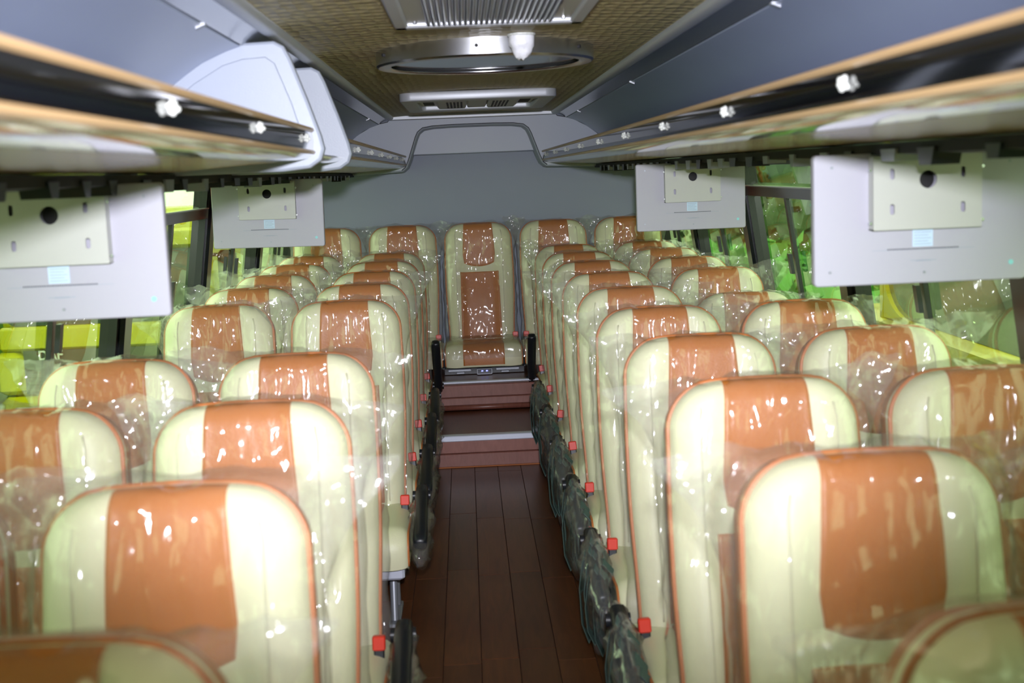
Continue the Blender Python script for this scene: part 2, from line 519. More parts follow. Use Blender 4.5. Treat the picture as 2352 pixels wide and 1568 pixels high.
# ------------------------------------------------------------------ ceiling
ce = struct(put('ceiling', G().ext([(x, EYE + 0.372 + 0.016 * (1 - (x / 0.53) ** 2)) for x in lin(-0.53, 0.53, 13)], Y0, 8.30, 0.03).me('ceiling', 'ceiling_fabric', True, 40)))
struct(put('trim_ceiling_end', G().rbox(-0.53, 0.53, 8.18, 8.235, EYE + 0.352, EYE + 0.40, 0.006).me('trim', 'trim_silver')))
struct(put('ceiling_roof_skin', G().box(-1.32, 1.32, Y0 - 0.05, YR + 0.05, 1.985, 2.02).me('roof_skin', 'wall_side')))
for s, nm in ((-1, 'left'), (1, 'right')):
    c = [(0.505, 0.372), (0.507, 0.362), (0.518, 0.354), (0.535, 0.352), (0.545, 0.355)]
    tr = struct(put('trim_cove_' + nm, G().ext([(s * x, EYE + z) for x, z in c], Y0, 8.24, 0.02).me('trim', 'trim_silver', True, 50)))
    c = [(0.543, 0.356), (0.56, 0.352), (0.585, 0.343), (0.600, 0.333)]
    put('cove_panel', G().ext([(s * x, EYE + z) for x, z in c], Y0, 8.24, 0.01).me('cove_panel', 'cove_gloss', True, 50), tr)
    put('gap_strip', G().ext([(s * x, EYE + z) for x, z in [(0.598, 0.342), (0.618, 0.336)]], Y0, 8.24, 0.01).me('gap_strip', 'black_frame'), tr)
    y = 0.4
    while y < 8.0:
        put('hinge_clip', G().ext([(s * x, EYE + z) for x, z in [(0.598, 0.330), (0.618, 0.322)]], y, y + 0.02, 0.012).me('hinge_clip', 'trim_silver'), tr)
        y += 2.32

# ------------------------------------------------------------------ luggage racks
def knob_me():
    g = G()
    def ball(cx, cy, cz, R):
        g.loft([[(cx + R * math.sin(math.pi * j / 5) * math.cos(2 * math.pi * q / 8) , cy + R * math.sin(math.pi * j / 5) * math.sin(2 * math.pi * q / 8), cz + R * math.cos(math.pi * j / 5)) for q in range(8)] for j in (0.15, 1, 2, 3, 4, 4.85)], True, True)
    ball(-0.007, 0, 0, 0.0075)
    for k in range(6):
        a = 2 * math.pi * k / 6 + 0.3
        ball(-0.007 + 0.0075 * math.cos(a) * (1 if k % 2 else 0.7), -0.0035 if k % 2 else 0.005, 0.0095 * math.sin(a), 0.0056)
    for sy in (-1, 1):
        ball(-0.010, sy * 0.009, 0.002 * sy, 0.0055)
    return g.me('knob', 'white_plastic', True)
KNOB = knob_me()
def rack(s, label, segs, knobs):
    t = thing('luggage_rack', label, 'luggage rack', (s * 0.8, Y0, EYE + 0.02))
    off = t.location
    def part(nm, prof, y0, y1, th, m, closed=False, smooth=True):
        return put(nm, G().ext([(s * x - off.x, EYE + z - off.z) for x, z in prof], y0 - off.y, y1 - off.y, th, closed).me(nm, m, smooth, 35), t)
    sh = [(0.606, 0.330), (0.63, 0.323), (0.66, 0.312), (0.70, 0.294), (0.74, 0.268), (0.80, 0.224), (0.86, 0.175), (0.92, 0.135), (1.0, 0.103), (1.08, 0.09), (1.14, 0.087)]
    part('back_panel', sh, Y0, 8.30, 0.006, 'rack_grey')
    un = [(0.520, 0.0445), (0.60, 0.041), (0.70, 0.036), (0.80, 0.030), (0.95, 0.020), (1.05, 0.014), (1.14, 0.009)]
    part('underside_panel', un, Y0, 8.30, 0.008, 'beige_panel')
    for a, b in segs:
        part('rack_floor', [(0.45, 0.066), (1.14, 0.074)], a, b, 0.006, 'rack_grey', smooth=False)
        part('lip_strip', [(0.441, 0.072), (0.439, 0.094), (0.442, 0.116), (0.452, 0.116), (0.452, 0.072)], a, b, 0, 'black_gloss', True)
        part('upper_edge_trim', [(0.440, 0.116), (0.436, 0.120), (0.438, 0.126), (0.446, 0.129), (0.456, 0.126), (0.456, 0.116)], a, b, 0, 'beige_trim', True)
        part('lower_edge_trim', [(0.440, 0.072), (0.436, 0.068), (0.437, 0.064), (0.442, 0.061), (0.456, 0.064), (0.456, 0.072)], a, b, 0, 'beige_trim', True)
    part('lower_fascia', [(0.441, 0.061), (0.455, 0.0525), (0.480, 0.0475), (0.521, 0.0445)], Y0, 8.30, 0.004, 'fascia')
    for y in knobs:
        kn = put('knob', KNOB, t, (s * 0.439 - off.x, y - off.y, EYE + 0.097 - off.z), (0, 0, 0 if s > 0 else math.pi))
        kn.scale = (0.72, 0.72, 0.72)
    return t, off
mat('fascia', (0.55, 0.46, 0.32), 0.06, coat=1.0, spec=0.9)
rack(1, 'right luggage rack with black lip strip and white flower-shaped knobs', [(Y0, 8.30)],
     [1.67 + 0.765 * k for k in range(-1, 9)])
lr, lo = rack(-1, 'left luggage rack with black lip strip, broken by a gap between grey end panels', [(Y0, 3.18), (3.99, 8.30)],
     [0.95, 1.63, 2.32, 3.0] + [4.45 + 0.64 * k for k in range(6)])
ep = [(0.98, 0.03), (0.52, 0.030), (0.455, 0.036), (0.430, 0.052), (0.422, 0.075), (0.428, 0.105), (0.455, 0.19), (0.492, 0.295), (0.505, 0.322), (0.525, 0.333),
      (0.60, 0.331), (0.64, 0.318), (0.70, 0.292), (0.74, 0.266), (0.80, 0.222), (0.86, 0.173), (0.92, 0.133), (0.98, 0.108)]
for y in (3.195, 3.965):
    p = [(-x - lo.x, EYE + z - lo.z) for x, z in ep]
    e = put('end_panel', plate('end_panel', [p], 0.02, 'mould_grey', 0.008), lr, (0, y - lo.y, 0))
    ip = [(0.90, 0.06), (0.50, 0.058), (0.462, 0.09), (0.49, 0.19), (0.525, 0.285), (0.545, 0.300), (0.60, 0.297), (0.65, 0.283), (0.72, 0.243), (0.80, 0.185), (0.90, 0.115)]
    cx, cz = 0.66, 0.16
    if y < 3.5:
        p = [(-x - lo.x, EYE + z - lo.z) for x, z in ip]
        put('raised_field', plate('raised_field', [p], 0.004, 'mould_grey', 0.003), e, (0, -0.019, 0))

# black rail with clips under each rack
for s, nm in ((-1, 'left'), (1, 'right')):
    t = thing('ceiling_rail', 'black rail with grey clips under the %s luggage rack' % nm, 'rail', (s * 0.815, Y0, EYE))
    mat('rail_black', (0.004, 0.004, 0.005), 0.7)
    put('channel', G().ext([(s * x, z) for x, z in [(-0.028, 0.026), (-0.028, 0.004), (0.03, 0.0), (0.03, 0.024)]], 0, 8.3 - Y0 , 0, True).me('channel', 'rail_black'), t)
    rr = random.Random(8 + s)
    y = 2.2
    while y < 9.9:
        l = rr.uniform(0.05, 0.10)
        dz = rr.uniform(0.008, 0.020)
        g = G().loft([[(s * -0.034, y + dz * 0.8, -dz), (s * -0.034, y + l - dz * 0.8, -dz), (s * -0.034, y + l, 0.014), (s * -0.034, y, 0.014)],
                      [(s * 0.02, y + dz * 0.8, -dz), (s * 0.02, y + l - dz * 0.8, -dz), (s * 0.02, y + l, 0.014), (s * 0.02, y, 0.014)]], True, True)
        put('clip', g.me('clip', rr.choice(['grey_metal', 'black_plastic', 'black_plastic'])), t)
        y += rr.uniform(0.17, 0.30)

# ------------------------------------------------------------------ monitors seen from behind
def monitor(cx, y, label, flip, rot=(0, 0, 0)):
    t = thing('monitor', label, 'monitor', (cx, y, EYE + 0.004), 'monitors hanging below the racks', rot)
    W, H = 0.450, 0.272
    b = put('back_panel', plate('back_panel', [rrect(-W / 2, W / 2, -H, 0, 0.006, 3)], 0.022, 'monitor_white', 0.003), t)
    put('screen', G().box(-W / 2 + 0.012, W / 2 - 0.012, 0.0135, 0.016, -H + 0.012, -0.012).me('screen', 'black_gloss'), t)
    sg = -1 if flip else 1
    bx0, bx1 = (-0.112, 0.118)
    z0, z1 = -0.158, -0.004
    cz = -0.055
    holes = [circ(0.004, cz, 0.0185)]
    for hx in (-0.072, 0.078):
        for hz in (cz + 0.013, cz - 0.060):
            holes.append(rrect(hx - 0.0048, hx + 0.0048, hz - 0.011, hz + 0.011, 0.0047, 4))
    br = put('bracket', plate('bracket', [rrect(bx0, bx1, z0, z1, 0.004, 3)] + holes, 0.003, 'bracket_white', 0.0), t, (0, -0.045, 0))
    for xx in (bx0, bx1 - 0.002):
        put('bracket_side', G().box(xx, xx + 0.002, 0.0, 0.032, z0, z1).me('bracket_side', 'bracket_white'), br)
    put('bracket_flange', G().box(bx0, bx1, 0.0, 0.032, z0, z0 + 0.002).me('bracket_flange', 'bracket_white'), br)
    put('bracket_socket', G().cyl((0.004, 0.029, cz), (0.004, 0.022, cz), 0.021, 20).me('bracket_socket', 'hole_dark'), br)
    for zz in (-0.032, -0.143):
        for xx in (bx0 - 0.004, bx1 + 0.004):
            put('screw', G().cyl((xx, 0.012, zz), (xx, 0.003, zz), 0.0035, 8).me('screw', 'steel'), br)
    lb = put('rating_label', G().box(-0.018, 0.026, -0.0152, -0.0142, -0.197, -0.1605).me('rating_label', 'label_paper'), t)
    for k in range(5):
        put('print_line', G().box(-0.014, 0.022 - 0.006 * (k % 2), -0.0156, -0.0153, -0.166 - 0.0062 * k - 0.0012, -0.166 - 0.0062 * k).me('print_line', 'print_grey'), lb)
    g = G()
    for k in range(34):
        x = -0.07 + 0.15 * k / 33
        g.box(x - 0.0014, x + 0.0014, -0.0146, -0.0139, -0.2025, -0.2)
    put('vent_slots', g.me('vent_slots', 'hole_dark'), t)['kind'] = 'stuff'
    put('vent_groove', G().box(-0.105, 0.115, -0.0143, -0.0139, -0.2030, -0.2022).me('vent_groove', 'print_grey'), t)
    put('port_mark', G().box(-0.022, 0.034, -0.0143, -0.0139, -0.2265, -0.2255).box(-0.010, 0.022, -0.0143, -0.0139, -0.2275, -0.2262).me('port_mark', 'print_grey'), t)
    for px, pz in ((-0.19, -0.024), (0.19, -0.024), (-0.195, -0.245), (0.008, -0.252)):
        put('screw', G().cyl((px, -0.0135, pz), (px, -0.0155, pz), 0.0032, 10).me('screw', 'grey_metal'), t)
    put('indicator_dot', G().cyl((0.195, -0.0135, -0.238), (0.195, -0.0152, -0.238), 0.0055, 14).me('indicator_dot', 'teal_dot'), t)
    put('hanger', G().box(-0.06, -0.03, -0.035, -0.010, -0.02, 0.006).box(0.03, 0.06, -0.035, -0.010, -0.02, 0.006).me('hanger', 'black_plastic'), t)
    return t
monitor(-0.925, 2.66, 'nearer left monitor seen from behind, large, cut by the left picture edge', False, (0, 0, math.radians(1)))
monitor(-0.882, 5.25, 'farther left monitor seen from behind, bright label below its bracket', False, (0, math.radians(0.8), 0))
monitor(0.893, 2.66, 'nearer right monitor seen from behind, large, beside the right picture edge', True)
monitor(0.868, 5.25, 'farther right monitor seen from behind, beside the rear wall edge', True)

# red emergency hammer holders on the pillars
for s, y, nm in ((-1, 5.50, 'left'), (1, 5.63, 'right')):
    t = thing('emergency_hammer_holder', 'red emergency hammer holder on the %s window pillar' % nm, 'hammer holder', (s * (wx(1.5) - 0.03), y, 1.36))
    put('backplate', G().rbox(-0.016, 0.0, -0.035, 0.035, 0.0, 0.19, 0.004).me('backplate', 'red') if s > 0 else G().rbox(0.0, 0.016, -0.035, 0.035, 0.0, 0.19, 0.004).me('backplate', 'red'), t)
    put('hammer_grip', G().rbox(*((-0.036, -0.016) if s > 0 else (0.016, 0.036)), -0.022, 0.022, 0.015, 0.12, 0.006).me('hammer_grip', 'red'), t)
    for k in range(4):
        put('grip_rib', G().box(*((-0.040, -0.036) if s > 0 else (0.036, 0.040)), -0.02, 0.02, 0.03 + 0.022 * k, 0.04 + 0.022 * k).me('grip_rib', 'red'), t)
    put('hammer_head', G().rbox(*((-0.038, -0.016) if s > 0 else (0.016, 0.038)), -0.03, 0.03, 0.13, 0.175, 0.006).me('hammer_head', 'red'), t)

# ------------------------------------------------------------------ ceiling fittings
CZ = EYE + 0.386
t = thing('ceiling_light_panel', 'ribbed whitish light panel in a silver ceiling frame, nearest the camera', 'ceiling light', (0.01, 2.55, CZ))
for x0, x1, y0, y1 in ((-0.240, -0.205, -0.75, 0.75), (0.205, 0.240, -0.75, 0.75), (-0.240, 0.240, 0.70, 0.75), (-0.240, 0.240, -0.75, -0.70)):
    put('frame_bar', G().rbox(x0, x1, y0, y1, -0.018, 0.0, 0.005).me('frame_bar', 'trim_silver'), t)
put('tray', G().box(-0.206, 0.206, -0.71, 0.71, -0.008, -0.002).me('tray', 'console_grey'), t)
for k in range(24):
    x = -0.152 + 0.304 * k / 23
    put('rib', G().rbox(x - 0.0045, x + 0.0045, -0.69, 0.69, -0.018, -0.008, 0.003).me('rib', 'rib_white'), t)
for x in (-0.185, 0.185):
    put('screw', G().cyl((x, 0.66, -0.008), (x, 0.66, -0.013), 0.005, 8).me('screw', 'steel'), t)

t = thing('roof_hatch', 'round roof hatch with a polished steel rim and dark glass', 'hatch', (0.012, 4.05, CZ + 0.004))
R = 0.342
put('rim', G().lathe([(R, 0.0), (R, -0.050), (R - 0.006, -0.056), (R - 0.040, -0.056), (R - 0.046, -0.052), (R - 0.046, -0.02)], n=72, cap=False).me('rim', 'steel', True, 40), t)
put('gasket', G().lathe([(R - 0.046, -0.05), (R - 0.046, -0.035), (R - 0.056, -0.035), (R - 0.056, -0.05)], n=72, cap=False).me('gasket', 'rubber', True, 40), t)
put('glass', G().lathe([(R - 0.054, -0.046), (R - 0.054, -0.036)], n=72).me('glass', 'hatch_glass', True, 40), t)
for a in (-95, -35, 25, 85, 145, 205):
    a = math.radians(a)
    cx, cy = math.cos(a), math.sin(a)
    put('bolt', G().cyl((cx * (R - 0.002), cy * (R - 0.002), -0.026), (cx * (R + 0.004), cy * (R + 0.004), -0.026), 0.0055, 10).me('bolt', 'hole_dark'), t)

t = thing('wrapped_detector', 'small white wrapped detector hanging on the ceiling by the round hatch', 'detector', (0.110, 3.655, CZ))
g = G()
rings = []
for j, (rr_, z) in enumerate([(0.030, 0.0), (0.037, -0.006), (0.038, -0.026), (0.034, -0.036), (0.031, -0.040), (0.028, -0.050), (0.019, -0.064), (0.009, -0.071)]):
    rings.append([((rr_ * (1 + 0.10 * noise.noise(Vector((math.cos(q * 0.4) * 2, math.sin(q * 0.4) * 2, j * 0.8))))) * math.cos(2 * math.pi * q / 16),
                   rr_ * math.sin(2 * math.pi * q / 16), z + 0.004 * math.sin(q * 1.3 + j)) for q in range(16)])
put('wrapping', g.loft(rings, True, True).me('wrapping', 'foam_white', True, 50), t)
put('mounting_disc', G().lathe([(0.040, 0.0), (0.040, -0.005), (0.036, -0.007)], n=20).me('mounting_disc', 'white_plastic'), t)

t = thing('ceiling_vent_console', 'long grey ceiling console with two slotted vents near the rear', 'vent', (0.012, 6.55, CZ - 0.004))
put('housing', plate('housing', [rrect(-0.365, 0.365, -0.55, 0.55, 0.05, 5), rrect(-0.30, 0.30, -0.42, 0.42, 0.03, 4)], 0.03, 'trim_silver', 0.006), t, (0, 0, -0.018), (math.radians(90), 0, 0))
put('recess', G().box(-0.305, 0.305, -0.43, 0.43, -0.014, -0.004).me('recess', 'console_grey'), t)
for s in (-1, 1):
    gp = put('vent_plate', G().rbox(s * 0.13 - 0.075, s * 0.13 + 0.075, -0.34, 0.34, -0.034, -0.014, 0.008).me('vent_plate', 'console_grey'), t)
    for i in range(5):
        for j in range(4):
            x = s * 0.115 - 0.035 + 0.0175 * i
            put('slot', G().box(x - 0.005, x + 0.005, -0.26 + 0.14 * j, -0.17 + 0.14 * j, -0.0365, -0.0342).me('slot', 'hole_dark'), gp)
    put('side_opening', G().box(s * 0.25 - 0.027, s * 0.25 + 0.027, -0.30, 0.30, -0.0165, -0.0142).me('side_opening', 'hole_dark'), t)
put('centre_plate', G().rbox(-0.05, 0.05, -0.34, 0.34, -0.030, -0.014, 0.006).me('centre_plate', 'console_grey'), t)

# ------------------------------------------------------------------ seats
TILT = math.radians(12)
BL, BZ = 0.762, 0.355
TUP = Vector((0, math.sin(TILT), math.cos(TILT)))
TFR = Vector((0, -math.cos(TILT), math.sin(TILT)))
HW, CR = 0.202, 0.092
def hw(v):
    w = HW - 0.012 * (1 - sst(0.0, 0.5, v)) - 0.006 * sst(0.6, 1.0, v)
    tt = (1 - v) * BL
    if tt < CR:
        w = w - CR + math.sqrt(max(0, CR * CR - (CR - tt) ** 2))
    return w
def front_d(uu, v):
    a = abs(uu)
    e = (1 - min(1, a) ** 5) ** 0.5
    tt = (1 - v) * BL
    top = 1.0 if tt > 0.05 else math.sqrt(max(0, 1 - ((0.05 - tt) / 0.05) ** 2))
    D = 0.052 + 0.010 * math.exp(-((v - 0.30) / 0.2) ** 2) + 0.016 * sst(0.62, 0.86, v)
    dip = 0.024 * (1 - sst(0.35, 0.75, a)) * (1 - 0.45 * sst(0.62, 0.9, v))
    return (D * e - dip * e) * (0.12 + 0.88 * top)
def bp_(x, v, dd):
    arch = -0.012 * (x / HW) ** 2 * sst(0.6, 1.0, v)
    return Vector((x, 0, BZ)) + TUP * (v * BL + arch) + TFR * dd
US = [-1, -0.985, -0.95, -0.9, -0.83, -0.75, -0.66, -0.56, -0.46, -0.34, -0.2, -0.07, 0.07, 0.2, 0.34, 0.46, 0.56, 0.66, 0.75, 0.83, 0.9, 0.95, 0.985, 1]
VS = lin(0, 0.86, 20) + [0.88, 0.90, 0.92, 0.94, 0.955, 0.968, 0.98, 0.989, 0.995, 1.0]
def outline():
    pts = [(-hw(v), v) for v in VS]
    pts += [(x, 1.0) for x in lin(-hw(1), hw(1), 12)[1:-1]]
    pts += [(hw(v), v) for v in reversed(VS)]
    return pts
OUT = outline()
def seat_meshes():
    M = {}
    g = G().grid(lambda a, b: bp_(a * hw(b), b, front_d(a, b)), US, VS)
    g.loft([[bp_(x, v, 0.0) for x, v in OUT], [bp_(x, v, -0.022) for x, v in OUT], [bp_(x * 0.997, v, -0.036) for x, v in OUT]], closed=True)
    M['backrest'] = g.me('backrest', 'cream', True, 60)
    g = G()
    sc = lambda k, dd: [bp_(x * k, 0.5 + (v - 0.5) * (0.5 + 0.5 * k), dd) for x, v in OUT]
    g.loft([sc(0.997, -0.034), sc(1.0, -0.066), sc(0.97, -0.082), sc(0.90, -0.092)], False, True)
    M['back_shell'] = g.me('back_shell', 'tan', True, 50)
    g = G().tube([bp_(x * 1.008, v, 0.001) for x, v in OUT], 0.0055, 8)
    M['piping'] = g.me('piping', 'piping', True)
    def patch(uh0, uh1, vb, vt, cv, off):
        def fn(s, t):
            uw = uh0 + (uh1 - uh0) * t
            b = vb - cv * (1 - s * s)
            v = b + (vt - b) * t
            if cv:     # rounded lower corners
                uw *= 1 - 0.10 * (1 - sst(0, 0.25, t))
            x = s * uw * HW
            uu = x / max(0.01, hw(v))
            edge = 1 if (abs(s) < 0.999 and 0.001 < t < 0.999) else -0.6
            return bp_(x, v, front_d(uu, v) + off * edge)
        return fn
    SS = [-1, -0.985] + lin(-0.9, 0.9, 15) + [0.985, 1]
    TT = [0, 0.012] + lin(0.06, 0.90, 17) + [0.93, 0.955, 0.975, 0.988, 1]
    M['headrest_panel'] = G().grid(patch(0.500, 0.425, 0.655, 0.999, 0.030, 0.004), SS, TT).me('headrest_panel', 'tan', True)
    M['lumbar_panel'] = G().grid(patch(0.60, 0.57, 0.02, 0.585, 0.0, 0.004), SS, TT).me('lumbar_panel', 'tan', True)
    for k, s in (('seam_a', -1), ('seam_b', 1)):
        pts = []
        for v in lin(0.03, 0.93, 24):
            a = s * (0.735 - 0.04 * math.sin(v * 3))
            pts.append(bp_(a * hw(v), v, front_d(a, v) + 0.0004))
        M[k] = G().tube(pts, 0.0022, 6).me('seam', 'seam', True)
    # cushion
    CW, CL = 0.218, 0.46
    def cush(uu, t, off=0.0):
        a = abs(uu)
        e = (1 - min(1, a) ** 6) ** 0.5
        if t <= 0.78:
            q = t / 0.78
            y = 0.03 - q * (CL - 0.04)
            base = Vector((uu * CW, y, 0.345 + 0.022 * q)); n = Vector((0, 0, 1))
        else:
            q = (t - 0.78) / 0.22
            ang = q * math.radians(105)
            c = Vector((0, 0.03 - (CL - 0.04), 0.345 + 0.022 - 0.055))
            n = Vector((0, -math.sin(ang), math.cos(ang)))
            base = Vector((uu * CW, 0, 0)) + c + n * 0.055
            if q > 0.75:
                base.z -= (q - 0.75) * 0.12
        h = (0.030 - 0.008 * (1 - sst(0.4, 0.8, a))) * e
        return base + n * (h + off)
    g = G().grid(lambda a, b: cush(a, b), US, lin(0, 0.76, 12) + lin(0.79, 1.0, 14))
    TS = lin(0, 0.76, 12) + lin(0.79, 1.0, 14)
    left = [cush(-1, t) for t in TS]; right = [cush(1, t) for t in TS]
    zb = 0.252
    for sd in (left, right):
        g.loft([[p for p in sd], [Vector((p.x, min(p.y, 0.03) if p.z > zb + .01 else p.y + 0.01, zb)) for p in sd]], closed=False)
    g.add([(-CW, 0.03, zb), (CW, 0.03, zb), (CW, -CL + 0.04, zb), (-CW, -CL + 0.04, zb)], [(0, 1, 2, 3)])
    M['cushion'] = g.me('cushion', 'cream', True, 50)
    def cp(s, t):
        edge = 1 if (abs(s) < 0.999) else -0.8
        return cush(s * 0.545, 0.02 + t * 0.97, 0.004 * edge)
    M['cushion_panel'] = G().grid(cp, [-1, -0.985] + lin(-0.9, 0.9, 11) + [0.985, 1], lin(0, 1, 34)).me('cushion_panel', 'tan', True)
    for k, s in (('cpipe_a', -1), ('cpipe_b', 1)):
        M[k] = G().tube([cush(s * 1.0, t) for t in TS], 0.005, 8).me('cushion_piping', 'piping', True)
    M['seat_base'] = G().rbox(-0.20, 0.20, -0.40, 0.0, 0.205, 0.2515, 0.008).me('seat_base', 'alu')
    def leg(s):
        g = G().rbox(s * 0.15 - 0.02, s * 0.15 + 0.02, -0.30, -0.06, 0.001, 0.02, 0.004)
        g.tube([(s * 0.15, -0.10, 0.02), (s * 0.15, -0.12, 0.206)], 0.014, 10)
        g.tube([(s * 0.15, -0.27, 0.02), (s * 0.15, -0.22, 0.206)], 0.014, 10)
        return g.me('leg', 'grey_metal', True, 40)
    M['leg_a'] = leg(-1); M['leg_b'] = leg(1)
    M['hinge'] = G().rbox(-0.212, 0.212, -0.02, 0.05, 0.27, 0.35, 0.01).me('hinge_cover', 'black_plastic')
    return M
SM = seat_meshes()

# plastic bag drawn over a backrest: two sheets that meet at the rim, with loose top corners
def sd_out(x, v):
    """signed distance (inside positive) to the rounded backrest outline, metres"""
    z = v * BL
    qx, qz = abs(x) - (HW - CR), z - (BL - CR)
    if qx > 0 and qz > 0:
        return CR - math.hypot(qx, qz)
    return min(HW - abs(x), BL - z)
def rid(p):
    return 1 - abs(noise.noise(p)) * 2.2
def bag(seed):
    rr = random.Random(seed)
    o1 = Vector((rr.uniform(0, 90), rr.uniform(0, 90), rr.uniform(0, 90)))
    ear = [rr.uniform(0.05, 0.125), rr.uniform(0.05, 0.125)]
    lift = [rr.uniform(-0.03, 0.045), rr.uniform(-0.03, 0.045)]
    fold = [rr.uniform(-0.05, 0.03), rr.uniform(-0.05, 0.03)]
    low = [rr.uniform(0.72, 0.84), rr.uniform(0.72, 0.84)]
    gap = rr.uniform(0.006, 0.016)
    pinch = rr.uniform(-0.12, 0.12)
    def fn(front):
        def f(p, q):
            i = 0 if p < 0 else 1
            v = -0.02 + q * (1.02 + gap / BL)
            k = max(0.0, min(1.0, (v - low[i]) / (1.0 - low[i])))
            Wb = HW + 0.014 + 0.010 * rid(o1 + Vector((p * 0.7, v * 7, 3))) + ear[i] * k ** 1.7
            x = p * Wb
            vc = min(v, 0.995)
            sd = sd_out(x, vc)
            S = sst(-0.05, 0.004, sd)
            if v > 0.985:
                S *= 1 - 0.93 * sst(0.985, 1.0 + gap / BL, v)
            uu = max(-1, min(1, x / max(0.06, hw(vc))))
            D = max(front_d(uu, vc), 0.012) + 0.010
            # wrinkles run down from the gathered top seam and across the sides
            c = x - pinch * HW * 0.6
            w1 = max(0, rid(o1 + Vector((c * 24 / (0.35 + 0.65 * (1.25 - v)), v * 3.2, 0))))
            w2 = max(0, rid(o1 + Vector((x * 11 + v * 6, v * 9 - x * 4, 7))))
            w3 = max(0, rid(o1 + Vector((x * 33, v * 19, 17))))
            wr = 0.0095 * w1 ** 2 * (0.4 + 0.6 * sst(0.1, 0.8, v)) + 0.007 * w2 ** 3 + 0.002 * w3 ** 2
            eo = sst(0.0, 0.06, -sd)             # loose cloth outside the outline
            wob = (0.045 * noise.noise(o1 + Vector((x * 9, v * 10, 30))) + 0.022 * noise.noise(o1 + Vector((x * 26, v * 24, 31)))) * eo
            mid = -0.02 + wob + fold[i] * eo * k * 1.3
            dd = mid + (D + 0.02) * S + wr * (0.35 + 0.65 * S) if front else mid - (0.088) * S - wr * (0.35 + 0.65 * S)
            if abs(p) > 0.999 or q > 0.999:
                dd = mid
            zz = v + (lift[i] * eo * k + (0.015 * noise.noise(o1 + Vector((x * 11, 5, 50))) + 0.009 * noise.noise(o1 + Vector((x * 40, 5, 60))) + 0.004 * (1 - min(1, (x / 0.2) ** 2))) * sst(0.96, 1.01, v)) / BL
            return bp_(x, zz, dd) + (TUP * 0.012 * (x / HW) ** 2 * sst(0.6, 1.0, zz) * 0.6)
        return f
    ps = [-1, -0.97] + lin(-0.93, 0.93, 58) + [0.97, 1]
    qs = lin(0, 0.90, 50) + lin(0.912, 1.0, 14)
    g = G().grid(fn(True), ps, qs)
    ps2 = [-1, -0.97] + lin(-0.93, 0.93, 20) + [0.97, 1]
    qs2 = lin(0, 0.90, 22) + lin(0.93, 1.0, 6)
    g.grid(fn(False), list(reversed(ps2)), qs2)
    return g.me('plastic_cover', 'clear_plastic', True)
BAGS = [bag(11 + 7 * i) for i in range(8)]
def cushion_bag():
    o1 = Vector((3, 5, 9))
    def f(p, q):
        a = abs(p)
        y = 0.02 - min(q, 0.78) / 0.78 * 0.46
        z = 0.392 + 0.018 * min(q, 0.78) / 0.78
        if q > 0.78:
            an = (q - 0.78) / 0.22 * 1.7
            y = -0.44 - 0.052 * math.sin(an); z = 0.410 - 0.060 * (1 - math.cos(an)) - 0.05 * max(0, an - 1.2)
        z -= 0.13 * sst(0.93, 1.0, a) if q <= 0.78 else 0
        w = 0.005 * max(0, rid(o1 + Vector((p * 4 + q * 5, q * 9, 0)))) ** 2 + 0.004 * max(0, rid(o1 + Vector((p * 9, q * 14, 3)))) ** 2
        return Vector((p * 0.232, y - (w if q > 0.85 else 0), z + (w if q <= 0.85 else 0)))
    return G().grid(f, lin(-1, 1, 44), lin(0, 1, 48)).me('cushion_cover', 'clear_plastic', True)
CBAG = cushion_bag()

# armrest pointing to -y from its pivot at the origin
def armrest_me():
    rings = []
    for y, h, wd, dz in ((0.03, 0.020, 0.018, 0), (0.02, 0.034, 0.023, 0), (-0.04, 0.037, 0.025, 0.0), (-0.20, 0.030, 0.025, 0.004), (-0.33, 0.026, 0.025, 0.006), (-0.355, 0.021, 0.022, 0.004), (-0.362, 0.012, 0.015, 0.002)):
        rg = []
        for k in range(12):
            a = 2 * math.pi * k / 12
            sx = math.copysign(abs(math.cos(a)) ** 0.6, math.cos(a)); sz = math.copysign(abs(math.sin(a)) ** 0.6, math.sin(a))
            rg.append((wd * sx, y, dz + h * sz))
        rings.append(rg)
    return G().loft(rings, True, True).me('armrest', 'black_plastic', True, 50)
ARM = armrest_me()
PIVOT = G().cyl((-0.034, 0, 0), (0.03, 0, 0), 0.018, 14).me('pivot', 'black_plastic', True, 40)
def arm_bag(seed, long, m='arm_plastic', zoff=0.0):
    o1 = Vector((seed * 3.1, seed * 1.7, 4))
    rings = []
    N = 22
    ys = lin(0.05, -0.43, 16)
    for j, y in enumerate(ys):
        q = j / 15
        e = math.sin(math.pi * min(1, max(0.03, q * 0.93 + 0.05))) ** 0.4
        drop = long * (0.35 + 0.65 * math.sin(math.pi * min(1, q * 1.1))) * (1 + 0.8 * noise.noise(o1 + Vector((q * 7, 0, 0))))
        rg = []
        for k in range(N):
            a = 2 * math.pi * k / N
            x, z = 0.036 * math.cos(a), 0.046 * math.sin(a)
            if z < 0:
                z *= 1 + drop / 0.046
            p = Vector((x, y, z))
            w = 1.05 + 0.75 * noise.noise(o1 + p * 24) + 0.30 * max(0, rid(o1 + p * 15)) ** 2
            rg.append((x * w * e, y + 0.015 * noise.noise(o1 + p * 10), z * (0.8 + 0.2 * w) * e + zoff))
        rings.append(rg)
    return G().loft(rings, True, True).me('armrest_cover', m, True)
ABAGS = [arm_bag(i, 0.07, 'clear_plastic', -0.02) for i in range(3)]
LBAGS = [arm_bag(10 + i, 0.20) for i in range(4)]
